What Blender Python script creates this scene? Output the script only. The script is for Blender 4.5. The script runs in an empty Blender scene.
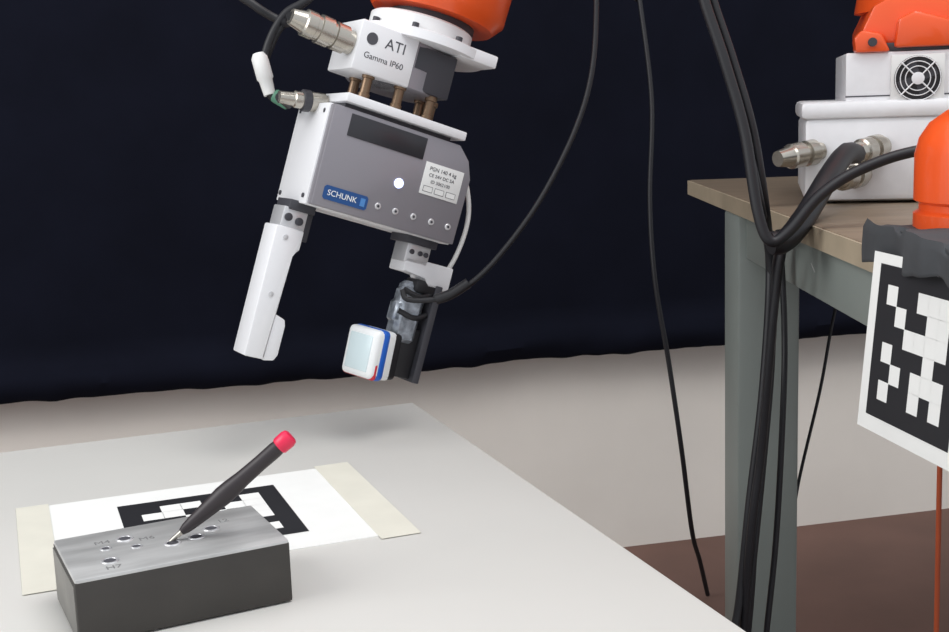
import bpy, bmesh, math, random
from mathutils import Matrix, Vector, noise
random.seed(3)
C=bpy.context; S=C.scene
S.view_settings.view_transform='Standard'
rad=math.radians
def lin(h):
    h=h.lstrip('#'); r=[]
    for i in (0,2,4):
        c=int(h[i:i+2],16)/255
        r.append(c/12.92 if c<=.04045 else ((c+.055)/1.055)**2.4)
    return tuple(r)+(1,)
MATS={}
def mat(name,col,rough=.5,metal=0,var=.08,scale=30,bump=0,emit=0,stretch=None,coat=0):
    if name in MATS: return MATS[name]
    m=bpy.data.materials.new(name); m.use_nodes=True
    nt=m.node_tree; b=nt.nodes['Principled BSDF']
    c=lin(col)
    tc=nt.nodes.new('ShaderNodeTexCoord'); mp=nt.nodes.new('ShaderNodeMapping')
    nt.links.new(tc.outputs['Object'],mp.inputs['Vector'])
    if stretch: mp.inputs['Scale'].default_value=stretch
    n=nt.nodes.new('ShaderNodeTexNoise'); n.inputs['Scale'].default_value=scale; n.inputs['Detail'].default_value=5
    nt.links.new(mp.outputs['Vector'],n.inputs['Vector'])
    r=nt.nodes.new('ShaderNodeValToRGB')
    r.color_ramp.elements[0].position=.3; r.color_ramp.elements[1].position=.7
    r.color_ramp.elements[0].color=tuple(x*(1-var) for x in c[:3])+(1,)
    r.color_ramp.elements[1].color=tuple(min(1,x*(1+var)) for x in c[:3])+(1,)
    nt.links.new(n.outputs['Fac'],r.inputs['Fac']); nt.links.new(r.outputs['Color'],b.inputs['Base Color'])
    b.inputs['Roughness'].default_value=rough; b.inputs['Metallic'].default_value=metal
    b.inputs['Coat Weight'].default_value=coat
    if bump:
        bp=nt.nodes.new('ShaderNodeBump'); bp.inputs['Strength'].default_value=bump; bp.inputs['Distance'].default_value=.002
        nt.links.new(n.outputs['Fac'],bp.inputs['Height']); nt.links.new(bp.outputs['Normal'],b.inputs['Normal'])
    if emit:
        b.inputs['Emission Color'].default_value=c; b.inputs['Emission Strength'].default_value=emit
    MATS[name]=m; return m
# ---------- materials
M_curt=mat('black_fabric','#10121d',.95,0,.15,8,.1)
MATS['black_fabric'].node_tree.nodes['Principled BSDF'].inputs['Specular IOR Level'].default_value=.1
M_wall=mat('cream_wall_paint','#e9e3da',.9,0,.05,3,.1)
M_floor=mat('brown_floor','#6f5248',.7,0,.12,5,.1)
M_table=mat('table_laminate','#d6d4cf',.5,0,.02,6)
M_steel=mat('leg_steel','#77776f',.5,.3)
M_wood=mat('desk_wood','#80705f',.45,0,.15,10,stretch=(1,8,1))
M_wedge=mat('desk_edge_wood','#a89a84',.5,0,.1,20)
M_deskleg=mat('desk_grey_paint','#858c87',.5,0,.05,5)
M_grey=mat('anthracite_anodised','#8b888e',.38,.3,.05,60)
M_silver=mat('light_aluminium','#e6e6e8',.35,.1,.03,60)
M_white=mat('white_plastic','#eceeee',.4,0,.02)
M_alu=mat('brushed_aluminium','#cfcfd1',.32,.5,.08,40,stretch=(1,1,12))
M_chrome=mat('nickel_connector','#b9b4aa',.25,.85,.1,60)
M_brass=mat('brass_post','#7a6450',.35,.7)
M_black=mat('black_plastic','#16161a',.5,0,.1)
M_dark=mat('dark_grey_plastic','#3a3a40',.5,0,.1)
M_recess=mat('black_window','#2b2b30',.3,0,.1)
M_or=mat('orange_paint','#e8561f',.35,0,.05,10,coat=.3)
M_cable=mat('cable_rubber','#141419',.5,0,.1)
M_wcable=mat('white_cable','#d4d4d2',.5)
M_ocable=mat('orange_cable','#a84a26',.5)
M_blue=mat('blue_label','#1d4c86',.4,0,.05)
M_bluep=mat('blue_plastic','#1f5fc0',.35,0,.05)
M_red=mat('red_plastic','#c8283a',.4,0,.05)
M_led=mat('led_glow','#c6d2ff',.3,0,0,emit=1.8)
M_paper=mat('paper_white','#e6e6e3',.8,0,.02)
M_ink=mat('ink_black','#1a1a1f',.6,0,.1)
M_tape=mat('masking_tape','#d8d5c8',.6,0,.03)
M_lab=mat('label_silver','#dcdcda',.5,0,.03)
M_txt=mat('print_grey','#4a4a50',.6)
M_eng=mat('engraving_grey','#868686',.5,.2)
M_pink=mat('pink_cap','#e2264f',.35,0,.05)
M_hand=mat('screwdriver_grip','#2b2427',.45,0,.1)
M_tapes=mat('silver_tape','#9aa0a8',.3,.5,.6,.09,.6)
M_cloth=mat('dark_cloth','#3d3f42',.9,0,.2,20,.4)
M_bframe=mat('block_dark_side','#383532',.5,.1,.12,25)
M_gcon=mat('green_connector','#4d8068',.5)

def link(o,parent=None):
    C.collection.objects.link(o)
    if parent: o.parent=parent
    return o
def empty(name,M=None):
    o=bpy.data.objects.new(name,None); C.collection.objects.link(o)
    o.empty_display_size=.02
    if M is not None: o.matrix_world=M
    return o
def meshobj(name,bm,m,parent=None,smooth=False,M=None):
    me=bpy.data.meshes.new(name); bmesh.ops.recalc_face_normals(bm,faces=bm.faces); bm.to_mesh(me); bm.free()
    for mm in (m if isinstance(m,(list,tuple)) else [m]): me.materials.append(mm)
    if smooth:
        for p in me.polygons: p.use_smooth=True
        try: me.set_sharp_from_angle(angle=rad(40))
        except Exception: pass
    o=bpy.data.objects.new(name,me); link(o,parent)
    if M is not None: o.matrix_local=M
    return o
def box(name,lo,hi,m,parent=None,bev=.0,M=None,seg=2):
    bm=bmesh.new(); bmesh.ops.create_cube(bm,size=1)
    lo=Vector(lo);hi=Vector(hi);c=(lo+hi)/2;s=hi-lo
    for v in bm.verts: v.co=Vector((v.co.x*s.x,v.co.y*s.y,v.co.z*s.z))+c
    if bev: bmesh.ops.bevel(bm,geom=bm.edges[:],offset=bev,segments=seg,affect='EDGES',profile=.5)
    return meshobj(name,bm,m,parent,bool(bev),M)
def prism(name,pts,y0,y1,m,parent=None,bev=0,M=None):
    bm=bmesh.new(); a=[bm.verts.new((x,y0,z)) for x,z in pts]; b=[bm.verts.new((x,y1,z)) for x,z in pts]
    n=len(pts); bm.faces.new(a); bm.faces.new(b[::-1])
    for i in range(n): bm.faces.new((a[i],b[i],b[(i+1)%n],a[(i+1)%n]))
    if bev: bmesh.ops.bevel(bm,geom=bm.edges[:],offset=bev,segments=2,affect='EDGES',profile=.5)
    return meshobj(name,bm,m,parent,bool(bev),M)
def lathe(name,p0,p1,prof,m,parent=None,seg=40):
    p0=Vector(p0);p1=Vector(p1);ax=(p1-p0);L=ax.length;q=ax.to_track_quat('Z','Y')
    bm=bmesh.new();rings=[]
    for t,r in prof:
        rings.append([bm.verts.new(p0+q@Vector((r*math.cos(a),r*math.sin(a),t*L))) for a in [2*math.pi*i/seg for i in range(seg)]])
    for k in range(len(rings)-1):
        for i in range(seg): bm.faces.new((rings[k][i],rings[k][(i+1)%seg],rings[k+1][(i+1)%seg],rings[k+1][i]))
    bm.faces.new(rings[0][::-1]); bm.faces.new(rings[-1])
    return meshobj(name,bm,m,parent,True)
def cyl(name,p0,p1,r,m,parent=None,seg=32,b=.04):
    return lathe(name,p0,p1,[(0,r*.93),(b,r),(1-b,r),(1,r*.93)],m,parent,seg)
def tube(name,pts,r,m,parent=None,seg=10,sub=10):
    P=[Vector(p) for p in pts]; Q=[P[0]*2-P[1]]+P+[P[-1]*2-P[-2]]; path=[]
    for i in range(1,len(Q)-2):
        a,b,c,d=Q[i-1:i+3]
        for k in range(sub):
            t=k/sub; path.append(.5*((2*b)+(c-a)*t+(2*a-5*b+4*c-d)*t*t+(3*b-a-3*c+d)*t**3))
    path.append(P[-1]); bm=bmesh.new(); rings=[]; up=None
    for i,p in enumerate(path):
        t=(path[min(i+1,len(path)-1)]-path[max(i-1,0)]).normalized()
        if up is None: up=t.orthogonal().normalized()
        up=(up-t*up.dot(t)).normalized(); s=t.cross(up)
        rings.append([bm.verts.new(p+r*(up*math.cos(a)+s*math.sin(a))) for a in [2*math.pi*j/seg for j in range(seg)]])
    for k in range(len(rings)-1):
        for i in range(seg): bm.faces.new((rings[k][i],rings[k][(i+1)%seg],rings[k+1][(i+1)%seg],rings[k+1][i]))
    bm.faces.new(rings[0][::-1]); bm.faces.new(rings[-1])
    return meshobj(name,bm,m,parent,True)
def text(name,s,size,M,m,parent,ext=.0002):
    cu=bpy.data.curves.new(name,'FONT'); cu.body=s; cu.size=size; cu.extrude=ext; cu.align_x='CENTER'; cu.align_y='CENTER'
    o=bpy.data.objects.new(name+'_c',cu); C.collection.objects.link(o)
    C.view_layer.update(); me=bpy.data.meshes.new_from_object(o.evaluated_get(C.evaluated_depsgraph_get()))
    bpy.data.objects.remove(o); me.materials.clear(); me.materials.append(m)
    t=bpy.data.objects.new(name,me); link(t,parent); t.matrix_local=M; return t
def frame(o,x,y,z):
    M=Matrix.Identity(4)
    for i,v in enumerate((x,y,z)):
        for j in range(3): M[j][i]=v[j]
    for j in range(3): M[j][3]=o[j]
    return M

# ---------- camera
H=.934
cam=bpy.data.cameras.new('camera'); co=bpy.data.objects.new('camera',cam); C.collection.objects.link(co); S.camera=co
cam.sensor_width=36; cam.lens=36*1250/949; cam.clip_start=.02
Rc=Matrix.Rotation(rad(90-9.8),4,'X')@Matrix.Rotation(rad(-2),4,'Z')
co.matrix_world=Matrix.Translation((0,0,H))@Rc

# ---------- room
WA=math.atan(.23)
Wm=Matrix.Translation((0,2.43,0))@Matrix.Rotation(WA,4,'Z')
o=box('floor',(-4,-3.6,-.1),(4,.1,0),M_floor); o.matrix_world=Wm
o=box('wall_back',(-4,0,0),(4,.1,2.8),M_wall); o.matrix_world=Wm
# curtain
bm=bmesh.new(); nx=520; nz=44; vs=[]
for i in range(nx+1):
    x=-2.6+5.6*i/nx; row=[]
    hem=.432+.006*noise.noise(Vector((x*5,0,3)))+.004*noise.noise(Vector((x*22,1,3)))
    for j in range(nz+1):
        t=j/nz; t2=t**1.6; z=hem+t2*(2.35-hem)
        d=.014*noise.noise(Vector((x*2.0,z*.5,0)))+.003*noise.noise(Vector((x*8,z*.9,5)))
        if z<hem+.07:
            k=1-(z-hem)/.07; d+=-.022*math.sin(k*math.pi*.9)+.008*noise.noise(Vector((x*6,z*30,9)))
        row.append(bm.verts.new((x,-.06+d,z)))
    vs.append(row)
for i in range(nx):
    for j in range(nz): bm.faces.new((vs[i][j],vs[i+1][j],vs[i+1][j+1],vs[i][j+1]))
o=meshobj('curtain',bm,M_curt,None,True); o.matrix_world=Wm
sm=o.modifiers.new('s','SOLIDIFY'); sm.thickness=.004
for p in o.data.polygons: p.use_smooth=True

# ---------- table
TZ=.584
e1=Vector((.9375,.348,0)).normalized(); e2=Vector((-e1.y,e1.x,0))
Tm=frame((-.076,1.443,0),e1,e2,(0,0,1))
tab=empty('table',Tm)
box('table_top',(-1.3,-1.5,TZ-.03),(0,0,TZ),M_table,tab,.003)
for n,(x,y) in enumerate([(-1.24,-1.44),(-.06,-1.44),(-1.24,-.06),(-.06,-.06)]):
    box('leg_%d'%(n+1),(x-.025,y-.025,0),(x+.025,y+.025,TZ-.03),M_steel,tab,.003)
box('apron_far',(-1.22,-.075,TZ-.09),(-.08,-.05,TZ-.03),M_steel,tab)
box('apron_right',(-.075,-1.42,TZ-.09),(-.05,-.08,TZ-.03),M_steel,tab)

# ---------- marker sheets
def tagmesh(name,parent,x0,y0,size,z,rows):
    bm=bmesh.new()
    def q(a,b,c,d,zz,mi):
        f=bm.faces.new([bm.verts.new(v) for v in ((a,b,zz),(c,b,zz),(c,d,zz),(a,d,zz))]); f.material_index=mi
    q(x0,y0-size,x0+size,y0,z,0); n=len(rows); s=size/n
    for r,row in enumerate(rows):
        for c,ch in enumerate(row):
            if ch=='1': q(x0+c*s-.0002,y0-(r+1)*s-.0002,x0+(c+1)*s+.0002,y0-r*s+.0002,z+.0002,1)
    return meshobj(name,bm,[M_ink,M_paper],parent)
pu=Vector((.935,.355,0)).normalized(); pv=Vector((-pu.y,pu.x,0))
ps=empty('marker_sheet',frame((-.415,1.083,TZ),pu,pv,(0,0,1)))
box('paper',(.002,-.213,0),(.296,0,.0006),M_paper,ps)
tagmesh('tag_print',ps,.081,-.034,.142,.0009,["00000000","00110010","01100110","00011010","01011010","01100100","00110010","00000000"])
box('tape_left',(-.004,-.218,.0007),(.024,.004,.0010),M_tape,ps)
box('tape_right',(.272,-.222,.0007),(.306,.006,.0010),M_tape,ps)

# ---------- metal block
M_btop=mat('block_machined_top','#bcbcbb',.3,.3,.2,14,.12,stretch=(1,5,1))
an=rad(26.5)
bu=Vector((math.cos(an),math.sin(an),0)); bv=Vector((-bu.y,bu.x,0))
blk=empty('metal_block',frame((-.2695,.783,TZ),bu,bv,(0,0,1)))
bw,bd,bh=.148,.092,.047
box('body',(0,0,.0012),(bw,bd,bh-.002),M_bframe,blk,.0012)
box('top_face',(.0003,.0003,bh-.0045),(bw-.0003,bd-.0003,bh),M_btop,blk,.0014)
box('side_plate',(-.0008,.002,.003),(0.0,bd-.002,bh-.005),mat('block_side','#75736f',.5,.3,.3,20),blk)
holes=[(.030,.052),(.050,.045),(.074,.038),(.092,.042),(.028,.026),(.046,.066),(.106,.054)]
for i,(x,y) in enumerate(holes):
    r=.0042 if i>1 else .0028
    bm=bmesh.new(); s=20
    pr=[(r,0),(r*1.1,.0006),(r*1.4,.0006),(r*1.5,0)]
    rg=[[bm.verts.new((x+a*math.cos(t),y+a*math.sin(t),bh+z)) for t in [2*math.pi*k/s for k in range(s)]] for a,z in pr]
    for k in range(3):
        for j in range(s): bm.faces.new((rg[k][j],rg[k][(j+1)%s],rg[k+1][(j+1)%s],rg[k+1][j]))
    meshobj('hole_rim_%d'%i,bm,M_alu,blk,True)
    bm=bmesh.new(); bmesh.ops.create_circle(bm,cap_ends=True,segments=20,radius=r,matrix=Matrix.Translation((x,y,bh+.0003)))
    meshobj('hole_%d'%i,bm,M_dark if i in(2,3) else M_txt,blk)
for i,(x,y,s) in enumerate(((.030,.066,"M4"),(.060,.058,"M6"),(.028,.012,"H7"),(.085,.056,"10"),(.118,.066,"12"))):
    text('engraving_%d'%i,s,.009,Matrix.Translation((x,y,bh+.0001)),M_eng,blk,.0001)
# ---------- screwdriver
a=Vector((-.2235,.854,.630)); b=Vector((-.1345,.871,.7010)); d=(b-a)
sd=empty('screwdriver'); sd.location=a
lathe('shaft',(0,0,0),d*.16,[(0,.0012),(.1,.0016),(.7,.002),(1,.0022)],M_chrome,sd,20)
lathe('grip',d*.10,d*.90,[(0,.0026),(.04,.0038),(.12,.0048),(.3,.0062),(.42,.0072),(.5,.0070),(.62,.0060),(.8,.0056),(.96,.0058),(1,.0054)],M_hand,sd,32)
lathe('cap',d*.895,d*1.0,[(0,.0058),(.1,.0066),(.7,.0068),(.92,.0060),(1,.0045)],M_pink,sd,32)

# ---------- gripper (local units: mm)
Mg=Matrix.Translation((-.074,1.257,.867))@Matrix.Rotation(rad(-9.8),4,'X')@Matrix.Rotation(rad(16.5),4,'Y')@Matrix.Rotation(rad(30),4,'Z')
G=empty('robot_gripper',Mg@Matrix.Scale(.001,4))
prism('body_front',[(-79,45),(64,45),(78,32),(85,14),(84,-55),(-78,-55)],0,12,M_grey,G,.8)
prism('body_shell',[(-81,46),(64,46),(79,32),(86.5,14),(85.5,-56),(-80,-56)],11,92,M_silver,G,1)
box('neck',(-66,8,45),(55,50,51),M_dark,G)
box('top_plate',(-71,-4,50),(66,56,59),M_silver,G,1.2)
box('window_recess',(-60,-1,19),(26,1,41),M_recess,G,.5)
box('rating_label',(31,-.8,-14),(76,.5,19),M_lab,G,.3)
FR=lambda x,z,y=-1.0: frame((x,y,z),(1,0,0),(0,0,1),(0,-1,0))
for i,(s_,zz,sz) in enumerate([("PGN 140 4 kg",13,5.5),("CE 24V DC 5A",6.5,4.8),("ID 3062100",0,4.8)]):
    text('label_text_%d'%i,s_,sz,FR(52,zz),M_txt,G,.1)
for i in range(3):
    box('label_field_%d'%i,(34+i*13.5,-1,-11),(45+i*13.5,-.7,-5),M_txt,G)
    box('label_field_in_%d'%i,(34.5+i*13.5,-1.2,-10.5),(44.5+i*13.5,-.9,-5.5),M_lab,G)
prism('brand_label',[(-69,-45),(-67,-47),(-23,-47),(-21,-45),(-21,-35),(-23,-33),(-67,-33),(-69,-35)],-1,.5,M_blue,G)
text('brand_text',"SCHUNK",8,FR(-49,-40,-1.3),M_white,G,.1)
box('brand_square',(-29,-1.5,-44),(-24,-.9,-36),mat('label_light_blue','#4d86c4',.4),G)
lathe('status_led',(7,1,-11),(7,-2.5,-11),[(0,5.2),(.6,5),(1,3)],M_led,G,24)
for i,x in enumerate((-9,11,32,53,73)):
    lathe('face_screw_%d'%i,(x,1,-39),(x,-1.2,-39),[(0,3.4),(.7,3.4),(1,2.8)],M_alu,G,20)
    cyl('face_screw_hex_%d'%i,(x,-1,-39),(x,-1.5,-39),1.5,M_dark,G,6)
for i,(y,z) in enumerate(((20,38),(20,-48),(84,38),(84,-48))):
    cyl('side_screw_%d'%i,(-79,y,z),(-81.5,y,z),2.4,M_dark,G,16)
lathe('side_connector',(-66,48,49),(-120,48,40),[(0,8),(.12,8),(.13,10),(.4,10),(.42,8.5),(.7,8.5),(.72,7),(1,6)],M_chrome,G,28)
cyl('side_connector_nut',(-88,48,45.5),(-96,48,44),11,M_dark,G,12)
# left finger
box('slide_left',(-88,28,-64),(-60,66,-54),M_dark,G,1)
box('jaw_left',(-92,30,-100),(-66,62,-62),M_alu,G,1.5)
box('jaw_left_block',(-70,36,-92),(-58,60,-60),M_dark,G,1)
for i,(x,z) in enumerate(((-86,-72),(-74,-74))):
    cyl('jaw_screw_%d'%i,(x,31,z),(x,27.5,z),4,M_dark,G,18)
prism('finger_left',[(-96,-82),(-66,-82),(-66,-102),(-74,-108),(-74,-215),(-95,-215)],28,64,M_silver,G,2)
prism('finger_left_pad',[(-74,-168),(-62,-172),(-60,-178),(-60,-208),(-63,-214),(-74,-216)],30,62,M_silver,G,1.2)
for i,(x,z) in enumerate(((-84,-92),(-84,-150))):
    cyl('finger_screw_%d'%i,(x,29,z),(x,27,z),2.6,M_alu,G,18)
# right finger
box('slide_right',(44,28,-64),(82,66,-54),M_dark,G,1)
box('jaw_right',(50,32,-84),(78,64,-60),M_alu,G,1.5)
for i,x in enumerate((56,66,73)):
    cyl('jaw_right_screw_%d'%i,(x,33,-72),(x,30,-72),2.6,M_dark,G,18)
prism('finger_right_block',[(52,-78),(110,-78),(110,-104),(84,-104),(80,-94),(52,-94)],32,68,M_silver,G,1.5)
box('finger_right_plate',(94,30,-206),(102,66,-100),M_dark,G,1)
for i,(x0,z0,x1,z1) in enumerate(((60,-168,88,-108),(58,-150,86,-122),(64,-140,91,-102))):
    box('sensor_mount_%d'%i,(x0,34+i*2,z0),(x1,58+i*2,z1),M_tapes,G,5,seg=1)
box('sensor_mount_arm',(66,38,-204),(94,60,-150),M_black,G,2)
box('sensor_mount_top',(72,32,-112),(98,62,-98),M_black,G,3)
for i,z in enumerate((-120,-180)): cyl('plate_screw_%d'%i,(101,48,z),(105,48,z),4,M_alu,G,16)
for i,z in enumerate((-112,-135)): tube('mount_tape_%d'%i,[(60,36,z),(78,31,z-4),(94,36,z+2)],3,M_black,G)
# tactile cube
TC=Matrix.Translation((43,42,-185))@Matrix.Rotation(rad(22),4,'Z')@Matrix.Rotation(rad(-4),4,'Y')@Matrix.Scale(1.18,4)
tc=empty('tactile_cube'); tc.parent=G; tc.matrix_local=TC
box('cube_shell',(-14,-19,-22),(14,19,22),M_white,tc,5,seg=3)
box('cube_band_red',(-11,-19.3,-22.5),(-5,19.2,-6),M_red,tc,3,seg=3)
box('cube_band_blue',(-8,-19.7,-22.9),(4,19.6,22.7),M_bluep,tc,4.8,seg=3)
box('cube_back',(2,-18.8,-21),(20,18.5,21),M_black,tc,4,seg=3)
box('gel_face',(-14.8,-13.5,-16),(-13,13.5,16),mat('gel','#d3e3e6',.25,0,.03),tc,.8)
tube('hose_white',[(88,40,22),(104,45,16),(116,45,-10),(119,45,-35),(115,45,-65),(104,44,-95)],2.6,M_wcable,G)

# ---------- force torque sensor
F=empty('force_torque_sensor',Mg@Matrix.Scale(.001,4))
for i,(x,y) in enumerate(((-50,8),(-14,8),(24,12),(-46,48),(30,48),(40,40))):
    lathe('post_%d'%i,(x,y,59),(x,y,84),[(0,6),(.2,6),(.22,5),(.8,5),(.82,6.5),(1,6.5)],M_brass,F,20)
lathe('sensor_body',(-6,48,82),(-6,48,130),[(0,46),(.03,48),(.45,48),(.47,46),(1,46)],M_grey,F,56)
box('electronics_box',(-74,-2,82),(-10,60,132),M_silver,F,2)
box('electronics_box_side',(-9,2,84),(38,40,128),M_dark,F,2)
text('sensor_text_big',"ATI",15,FR(-34,116,-2.2),M_txt,F,.1)
lathe('sensor_logo',(-60,-2,116),(-60,-2.4,116),[(0,6),(1,6)],M_txt,F,24)
text('sensor_text_small',"Gamma IP60",8.5,FR(-43,99,-2.2),M_txt,F,.1)
lathe('flange_lower',(14,48,130),(14,48,141),[(0,66),(.08,68),(.92,68),(1,66)],M_silver,F,64)
box('flange_tab',(34,-10,129),(76,40,142),M_silver,F,1.5)
lathe('flange_upper',(10,48,141),(10,48,158),[(0,52),(.1,54),(.9,54),(1,52)],M_white,F,64)
for i in range(8):
    t=i*math.pi/4+.2; x=14+61*math.cos(t); y=48+61*math.sin(t)
    cyl('flange_bolt_%d'%i,(x,y,140),(x,y,146),3.5,M_dark,F,16)
lathe('cable_connector',(-74,14,108),(-140,14,112),[(0,12),(.1,12),(.11,14),(.3,14),(.31,12),(.36,12),(.37,14.5),(.55,14.5),(.56,12.5),(.62,12.5),(.63,13.5),(.78,13.5),(.8,11),(1,8)],M_chrome,F,32)

# ---------- robot controller box on desk
KM=frame((.384,1.458,.80),(math.cos(rad(-13)),math.sin(rad(-13)),0),(-math.sin(rad(-13)),math.cos(rad(-13)),0),(0,0,1))
K=empty('robot_controller',KM)
box('base_box',(.004,.004,.003),(.26,.22,.100),M_silver,K,.008)
box('base_lid',(0,0,.098),(.264,.224,.118),M_silver,K,.006)
box('upper_box',(.050,.012,.115),(.24,.21,.172),M_silver,K,.002)
box('upper_box_seam',(.050,.0115,.122),(.24,.0125,.1235),M_txt,K)
for i,(x,y) in enumerate(((.03,.03),(.03,.19),(.23,.03),(.23,.19))):
    cyl('foot_%d'%i,(x,y,0),(x,y,.006),.012,M_black,K,16)
fx,fz,fy=.128,.141,.010
box('fan_frame',(fx-.029,fy-.004,fz-.027),(fx+.029,fy+.004,fz+.027),M_lab,K,.001)
lathe('fan_hole',(fx,fy-.0025,fz),(fx,fy-.0048,fz),[(0,.0255),(1,.0255)],M_black,K,36)
for i,r in enumerate((.0245,.019,.0135)):
    pts=[(fx+r*math.cos(t),fy-.0065,fz+r*math.sin(t)) for t in [2*math.pi*k/24 for k in range(25)]]
    tube('fan_ring_%d'%i,pts,.0006,M_silver,K,6,2)
cyl('fan_hub',(fx,fy-.0045,fz),(fx,fy-.008,fz),.007,M_silver,K,20)
for i in range(4):
    t=rad(45+90*i); tube('fan_spoke_%d'%i,[(fx,fy-.007,fz),(fx+.026*math.cos(t),fy-.007,fz+.026*math.sin(t))],.0009,M_silver,K,6,2)
for i in range(4):
    t=rad(20+90*i); box('fan_blade_%d'%i,(.007,-.0002,-.004),(.022,.0002,.005),M_dark,K,M=Matrix.Translation((fx,fy-.0052,fz))@Matrix.Rotation(-t,4,'Y'))
cp=[(0,.011),(.15,.011),(.16,.015),(.35,.015),(.36,.012),(.45,.012),(.46,.0145),(.7,.0145),(.72,.012),(1,.009)]
Ki=KM.inverted()
def kc(n,a,b): lathe(n,Ki@Vector(a),Ki@Vector(b),cp,M_chrome,K,28)
kc('connector_1',(.408,1.462,.862),(.351,1.430,.856))
kc('connector_2',(.475,1.442,.866),(.428,1.405,.860))
kc('connector_3',(.455,1.448,.835),(.405,1.40,.832))

# ---------- robot arm holding the gripper, standing on the desk
A=empty('robot_arm')
w=lambda x,y,z: Mg@Vector((x*.001,y*.001,z*.001))
upv=(w(0,0,1000)-w(0,0,0)).normalized()
p=w(20,48,158)
lathe('wrist_flange',p,p+upv*.012,[(0,.045),(1,.045)],M_dark,A,48)
lathe('wrist',p+upv*.008,p+upv*.15,[(0,.064),(.08,.074),(.5,.076),(.9,.068),(1,.05)],M_or,A,56)
w1=p+upv*.2
def limb(n,a,b,r0,r1):
    lathe(n,a,b,[(0,r0*.8),(.06,r0),(.4,r0*.92),(.6,r1*.95),(.94,r1),(1,r1*.8)],M_or,A,48)
lathe('wrist_joint',w1+Vector((0,-.07,0)),w1+Vector((0,.07,0)),[(0,.05),(.08,.058),(.92,.058),(1,.05)],M_or,A,48)
bx,by=(KM@Vector((.15,.11,0))).xy
el=Vector((.30,1.50,1.62)); sh=Vector((bx,by,1.20))
limb('forearm',w1,el,.05,.062)
lathe('elbow_joint',el+Vector((0,-.09,0)),el+Vector((0,.09,0)),[(0,.06),(.08,.072),(.92,.072),(1,.06)],M_or,A,48)
limb('upper_arm',el,sh,.062,.07)
lathe('shoulder_joint',sh+Vector((0,-.10,0)),sh+Vector((0,.10,0)),[(0,.07),(.08,.08),(.92,.08),(1,.07)],M_or,A,48)
lathe('column',(bx,by,1.02),(bx,by,1.19),[(0,.085),(.2,.08),(.8,.07),(1,.07)],M_or,A,48)
prism('base_foot',[(.072,.180),(.068,.198),(.080,.224),(.105,.238),(.22,.238),(.245,.180)],.020,.195,M_or,A,.004,M=KM)
prism('base_foot_lug',[(.060,.172),(.058,.188),(.066,.197),(.088,.192),(.098,.172)],.004,.04,M_or,A,.003,M=KM)
box('base_plate',(.074,.014,.172),(.235,.2,.182),M_dark,A,.002,M=KM)
prism('base_bracket',[(.102,.176),(.106,.208),(.124,.216),(.17,.202),(.17,.176)],.004,.03,M_or,A,.004,M=KM)
cyl('base_bolt',KM@Vector((.078,.012,.183)),KM@Vector((.078,-.001,.183)),.005,M_dark,A,16)

# ---------- desk
D=empty('desk')
DZ=.80
box('desk_top',(.341,.70,DZ-.022),(1.25,1.95,DZ),[M_wood],D,.002)
box('desk_top_edge',(.3385,.70,DZ-.022),(.3412,1.95,DZ-.001),M_wedge,D)
for n,(x,y) in enumerate([(.339,1.585),(1.14,1.585),(1.14,.72)]):
    box('leg_%d'%(n+1),(x,y,0),(x+.080,y+.085,DZ-.022),M_deskleg,D,.004)
box('apron_side',(.350,.72,DZ-.078),(.372,1.59,DZ-.022),M_deskleg,D,.002)
box('apron_back',(.40,1.60,DZ-.085),(1.16,1.62,DZ-.022),M_deskleg,D,.002)
box('apron_front',(.372,.74,DZ-.078),(1.16,.76,DZ-.022),M_deskleg,D,.002)

# ---------- second robot near the desk edge
B=empty('robot_arm.001')
cx,cy=.393,.93
lathe('base_joint',(cx,cy,.802),(cx,cy,.924),[(0,.060),(.30,.060),(.32,.056),(.36,.056),(.38,.060),(.66,.060),(.76,.057),(.85,.050),(.92,.038),(.97,.022),(1,.006)],M_or,B,56)
lathe('shoulder',(cx,cy,.872),(cx+.15,cy-.03,.872),[(0,.03),(.2,.034),(.9,.036),(1,.03)],M_or,B,40)
lathe('upper_link',(cx+.15,cy-.03,.80),(cx+.15,cy-.03,1.05),[(0,.05),(.1,.055),(.9,.05),(1,.04)],M_or,B,40)
# cloth
bm=bmesh.new(); g=[]
nxx,nyy=80,60
for i in range(nxx+1):
    s=i/nxx; row=[]
    for j in range(nyy+1):
        t=j/nyy; y=.70+.30*t
        L=s*.26
        if L<.030: x=.316+.003*math.sin(t*19); z=.796+.012*(1-t)+L*(1-.3*(1-t))+.002*math.sin(t*17)*(1-L/.03)
        else: x=.316+(L-.030); z=.826
        k=noise.noise(Vector((x*30,y*30,z*20)))
        x+=.004*k; z+=.005*k-(.014*((t-.85)/.15) if t>.85 and L>=.03 else 0)
        row.append(bm.verts.new((x,y,z)))
    g.append(row)
for i in range(nxx):
    for j in range(nyy): bm.faces.new((g[i][j],g[i+1][j],g[i+1][j+1],g[i][j+1]))
o=meshobj('draped_cloth',bm,M_cloth,None,True)
for p_ in o.data.polygons: p_.use_smooth=True
o.modifiers.new('s','SOLIDIFY').thickness=-.003
# hanging marker sheet
su=Vector((.17,-.985,0)).normalized(); sv=Vector((.09,.0,.99)); sv=(sv-su*sv.dot(su)).normalized(); sn=su.cross(sv)
hs=empty('marker_sheet.001',frame((.308,.946,.810),su,sv,sn))
box('paper',(-.002,-.136,-.0006),(.21,0,0),M_paper,hs)
tagmesh('tag_print',hs,.010,-.008,.116,.0003,["00000000","01001110","00100110","00011110","01000100","00101110","01001010","00000000"])

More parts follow.
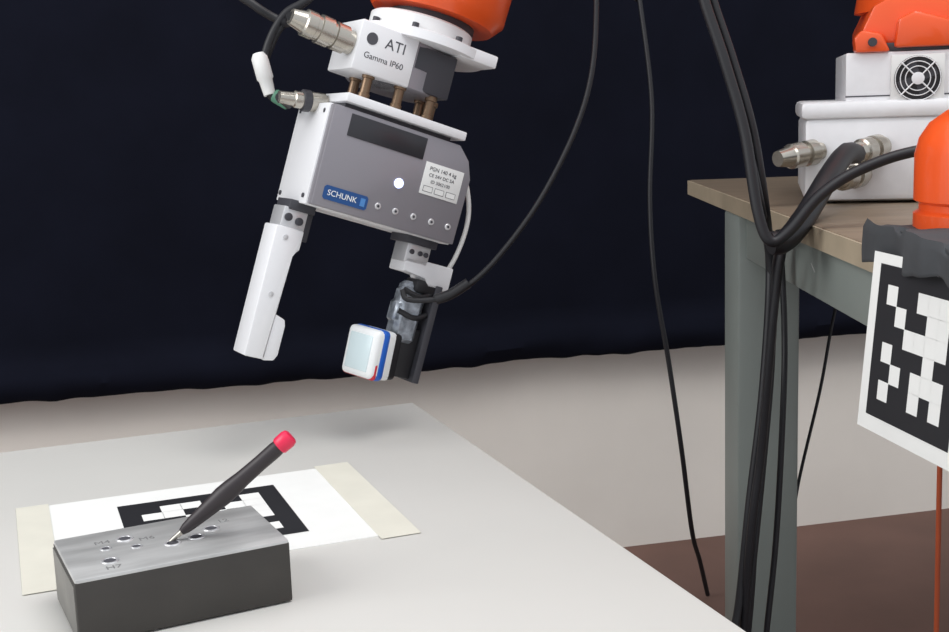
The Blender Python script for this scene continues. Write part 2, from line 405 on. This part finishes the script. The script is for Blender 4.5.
# ---------- cables
def cable(name,pts,r,m=M_cable): return tube(name,[tuple(c*.001 for c in p_) for p_ in pts],r,m)
c1=empty('sensor_cable')
o=cable('strand',[(-74,1288,742),(-68,1284,732),(-35,1284,732),(-5,1286,745),(28,1291,774),(72,1301,829),(111,1313,899),(131,1323,960),(138,1336,1031),(138,1350,1100),(100,1385,1230)],.0030); o.parent=c1
o=cable('connector_wrap',[(-40,1284,731),(-24,1285,736),(-5,1286,747)],.0055,M_black); o.parent=c1
cable('hanging_cable',[(330,2080,1500),(292,2163,1123),(296,2158,1089),(310,2129,923),(301,2100,758),(305,2077,625),(325,2068,490),(346,2065,332),(370,2106,173),(393,2157,97),(419,2220,5)],.0042)
rc=empty('cable_bundle')
base=[(226,1237,1049),(231,1232,1020),(248,1222,963),(265,1211,896),(275,1198,820),(286,1193,791),(305,1195,800),(335,1200,832),(374,1204,855),(430,1200,872),(520,1180,880)]
b0=[(210,1260,1180)]
def rb(n,pts,r): o=cable(n,pts,r); o.parent=rc
rb('strand_1',b0+base,.0055)
rb('strand_2',b0+[(x+10,y+8,z) for x,y,z in base[:4]]+[(290,1230,820),(320,1340,770),(319,1333,710),(307,1313,604),(290,1294,498),(275,1276,392),(259,1261,307),(250,1250,100),(245,1300,6)],.0046)
rb('strand_3',b0+[(x+4,y+14,z) for x,y,z in base[:4]]+[(283,1215,820),(312,1325,790),(326,1340,700),(316,1330,600),(302,1310,498),(290,1290,380),(275,1280,240),(265,1290,6)],.0040)
rb('strand_4',[(330,1340,785),(333,1340,763),(335,1330,680),(330,1312,603),(320,1300,450),(304,1290,300),(285,1290,6)],.0034)
rb('strand_5',[(312,1260,785),(316,1300,740),(314,1300,640),(300,1290,500),(282,1280,330),(262,1290,6)],.0034)
rb('sleeve',[(432,1405,860),(410,1370,862),(375,1310,842),(335,1250,808),(308,1220,788),(292,1215,786)],.0115)
rb('sleeve_2',[(412,1398,832),(385,1350,828),(350,1300,815),(318,1255,790),(308,1262,720),(298,1275,560),(284,1275,430),(262,1290,6)],.0045)
cable('thin_cable',[(540,1690,780),(494,1675,649),(466,1655,529),(430,1632,396),(417,1616,303),(400,1610,3)],.0022)
cable('orange_cable',[(386,1010,770),(384,1000,700),(382,1000,640),(384,1000,400),(390,1010,3)],.0022,M_ocable)
cable('white_cable_loop',[(352,1300,765),(352,1262,745),(366,1240,730),(378,1240,736),(376,1245,750)],.0013,M_wcable)
lc=empty('gripper_cable')
k1=w(-140,14,112)*1000
def gl(n,pts,r): o=cable(n,pts,r); o.parent=lc
gl('strand_1',[tuple(k1),(-182,1303,1018),(-212,1305,1036),(-235,1309,1062),(-240,1330,1140),(-120,1390,1270)],.0046)
k2=w(-119,48,40)*1000
gl('strand_2',[(-130,1320,1080),(-156,1307,1042),(-182,1305,1026),(-200,1300,996),(-206,1296,965),(-198,1292,945),(-182,1290,936),tuple(k2)],.0046)
gl('strand_3',[(-140,1312,1080),(-166,1307,1036),(-190,1303,1008),(-206,1300,975)],.0032)
lathe('plug',(-.210,1.297,.988),(-.200,1.291,.946),[(0,.006),(.1,.0085),(.6,.0085),(.65,.007),(1,.006)],M_lab,lc,20)
lathe('plug_green',(-.196,1.291,.946),(-.180,1.290,.936),[(0,.006),(.1,.007),(.9,.007),(1,.005)],M_gcon,lc,20)

# ---------- light
wd=bpy.data.worlds.new('world'); S.world=wd; wd.use_nodes=True
wd.node_tree.nodes['Background'].inputs['Color'].default_value=(.90,.94,1,1)
wd.node_tree.nodes['Background'].inputs['Strength'].default_value=.86
def area(name,loc,tgt,size,power,col=(1,1,1)):
    l=bpy.data.lights.new(name,'AREA'); l.size=size; l.energy=power; l.color=col; l.shape='SQUARE'
    o=bpy.data.objects.new(name,l); C.collection.objects.link(o); o.location=loc
    o.rotation_euler=(Vector(tgt)-Vector(loc)).to_track_quat('-Z','Y').to_euler()
area('window_light',(-2.2,.2,2.2),(0,1.3,.7),1.6,42,(1,.99,.98))
area('ceiling_light',(.6,.6,2.9),(.1,1.5,.5),1.2,28,(1,.99,.98))
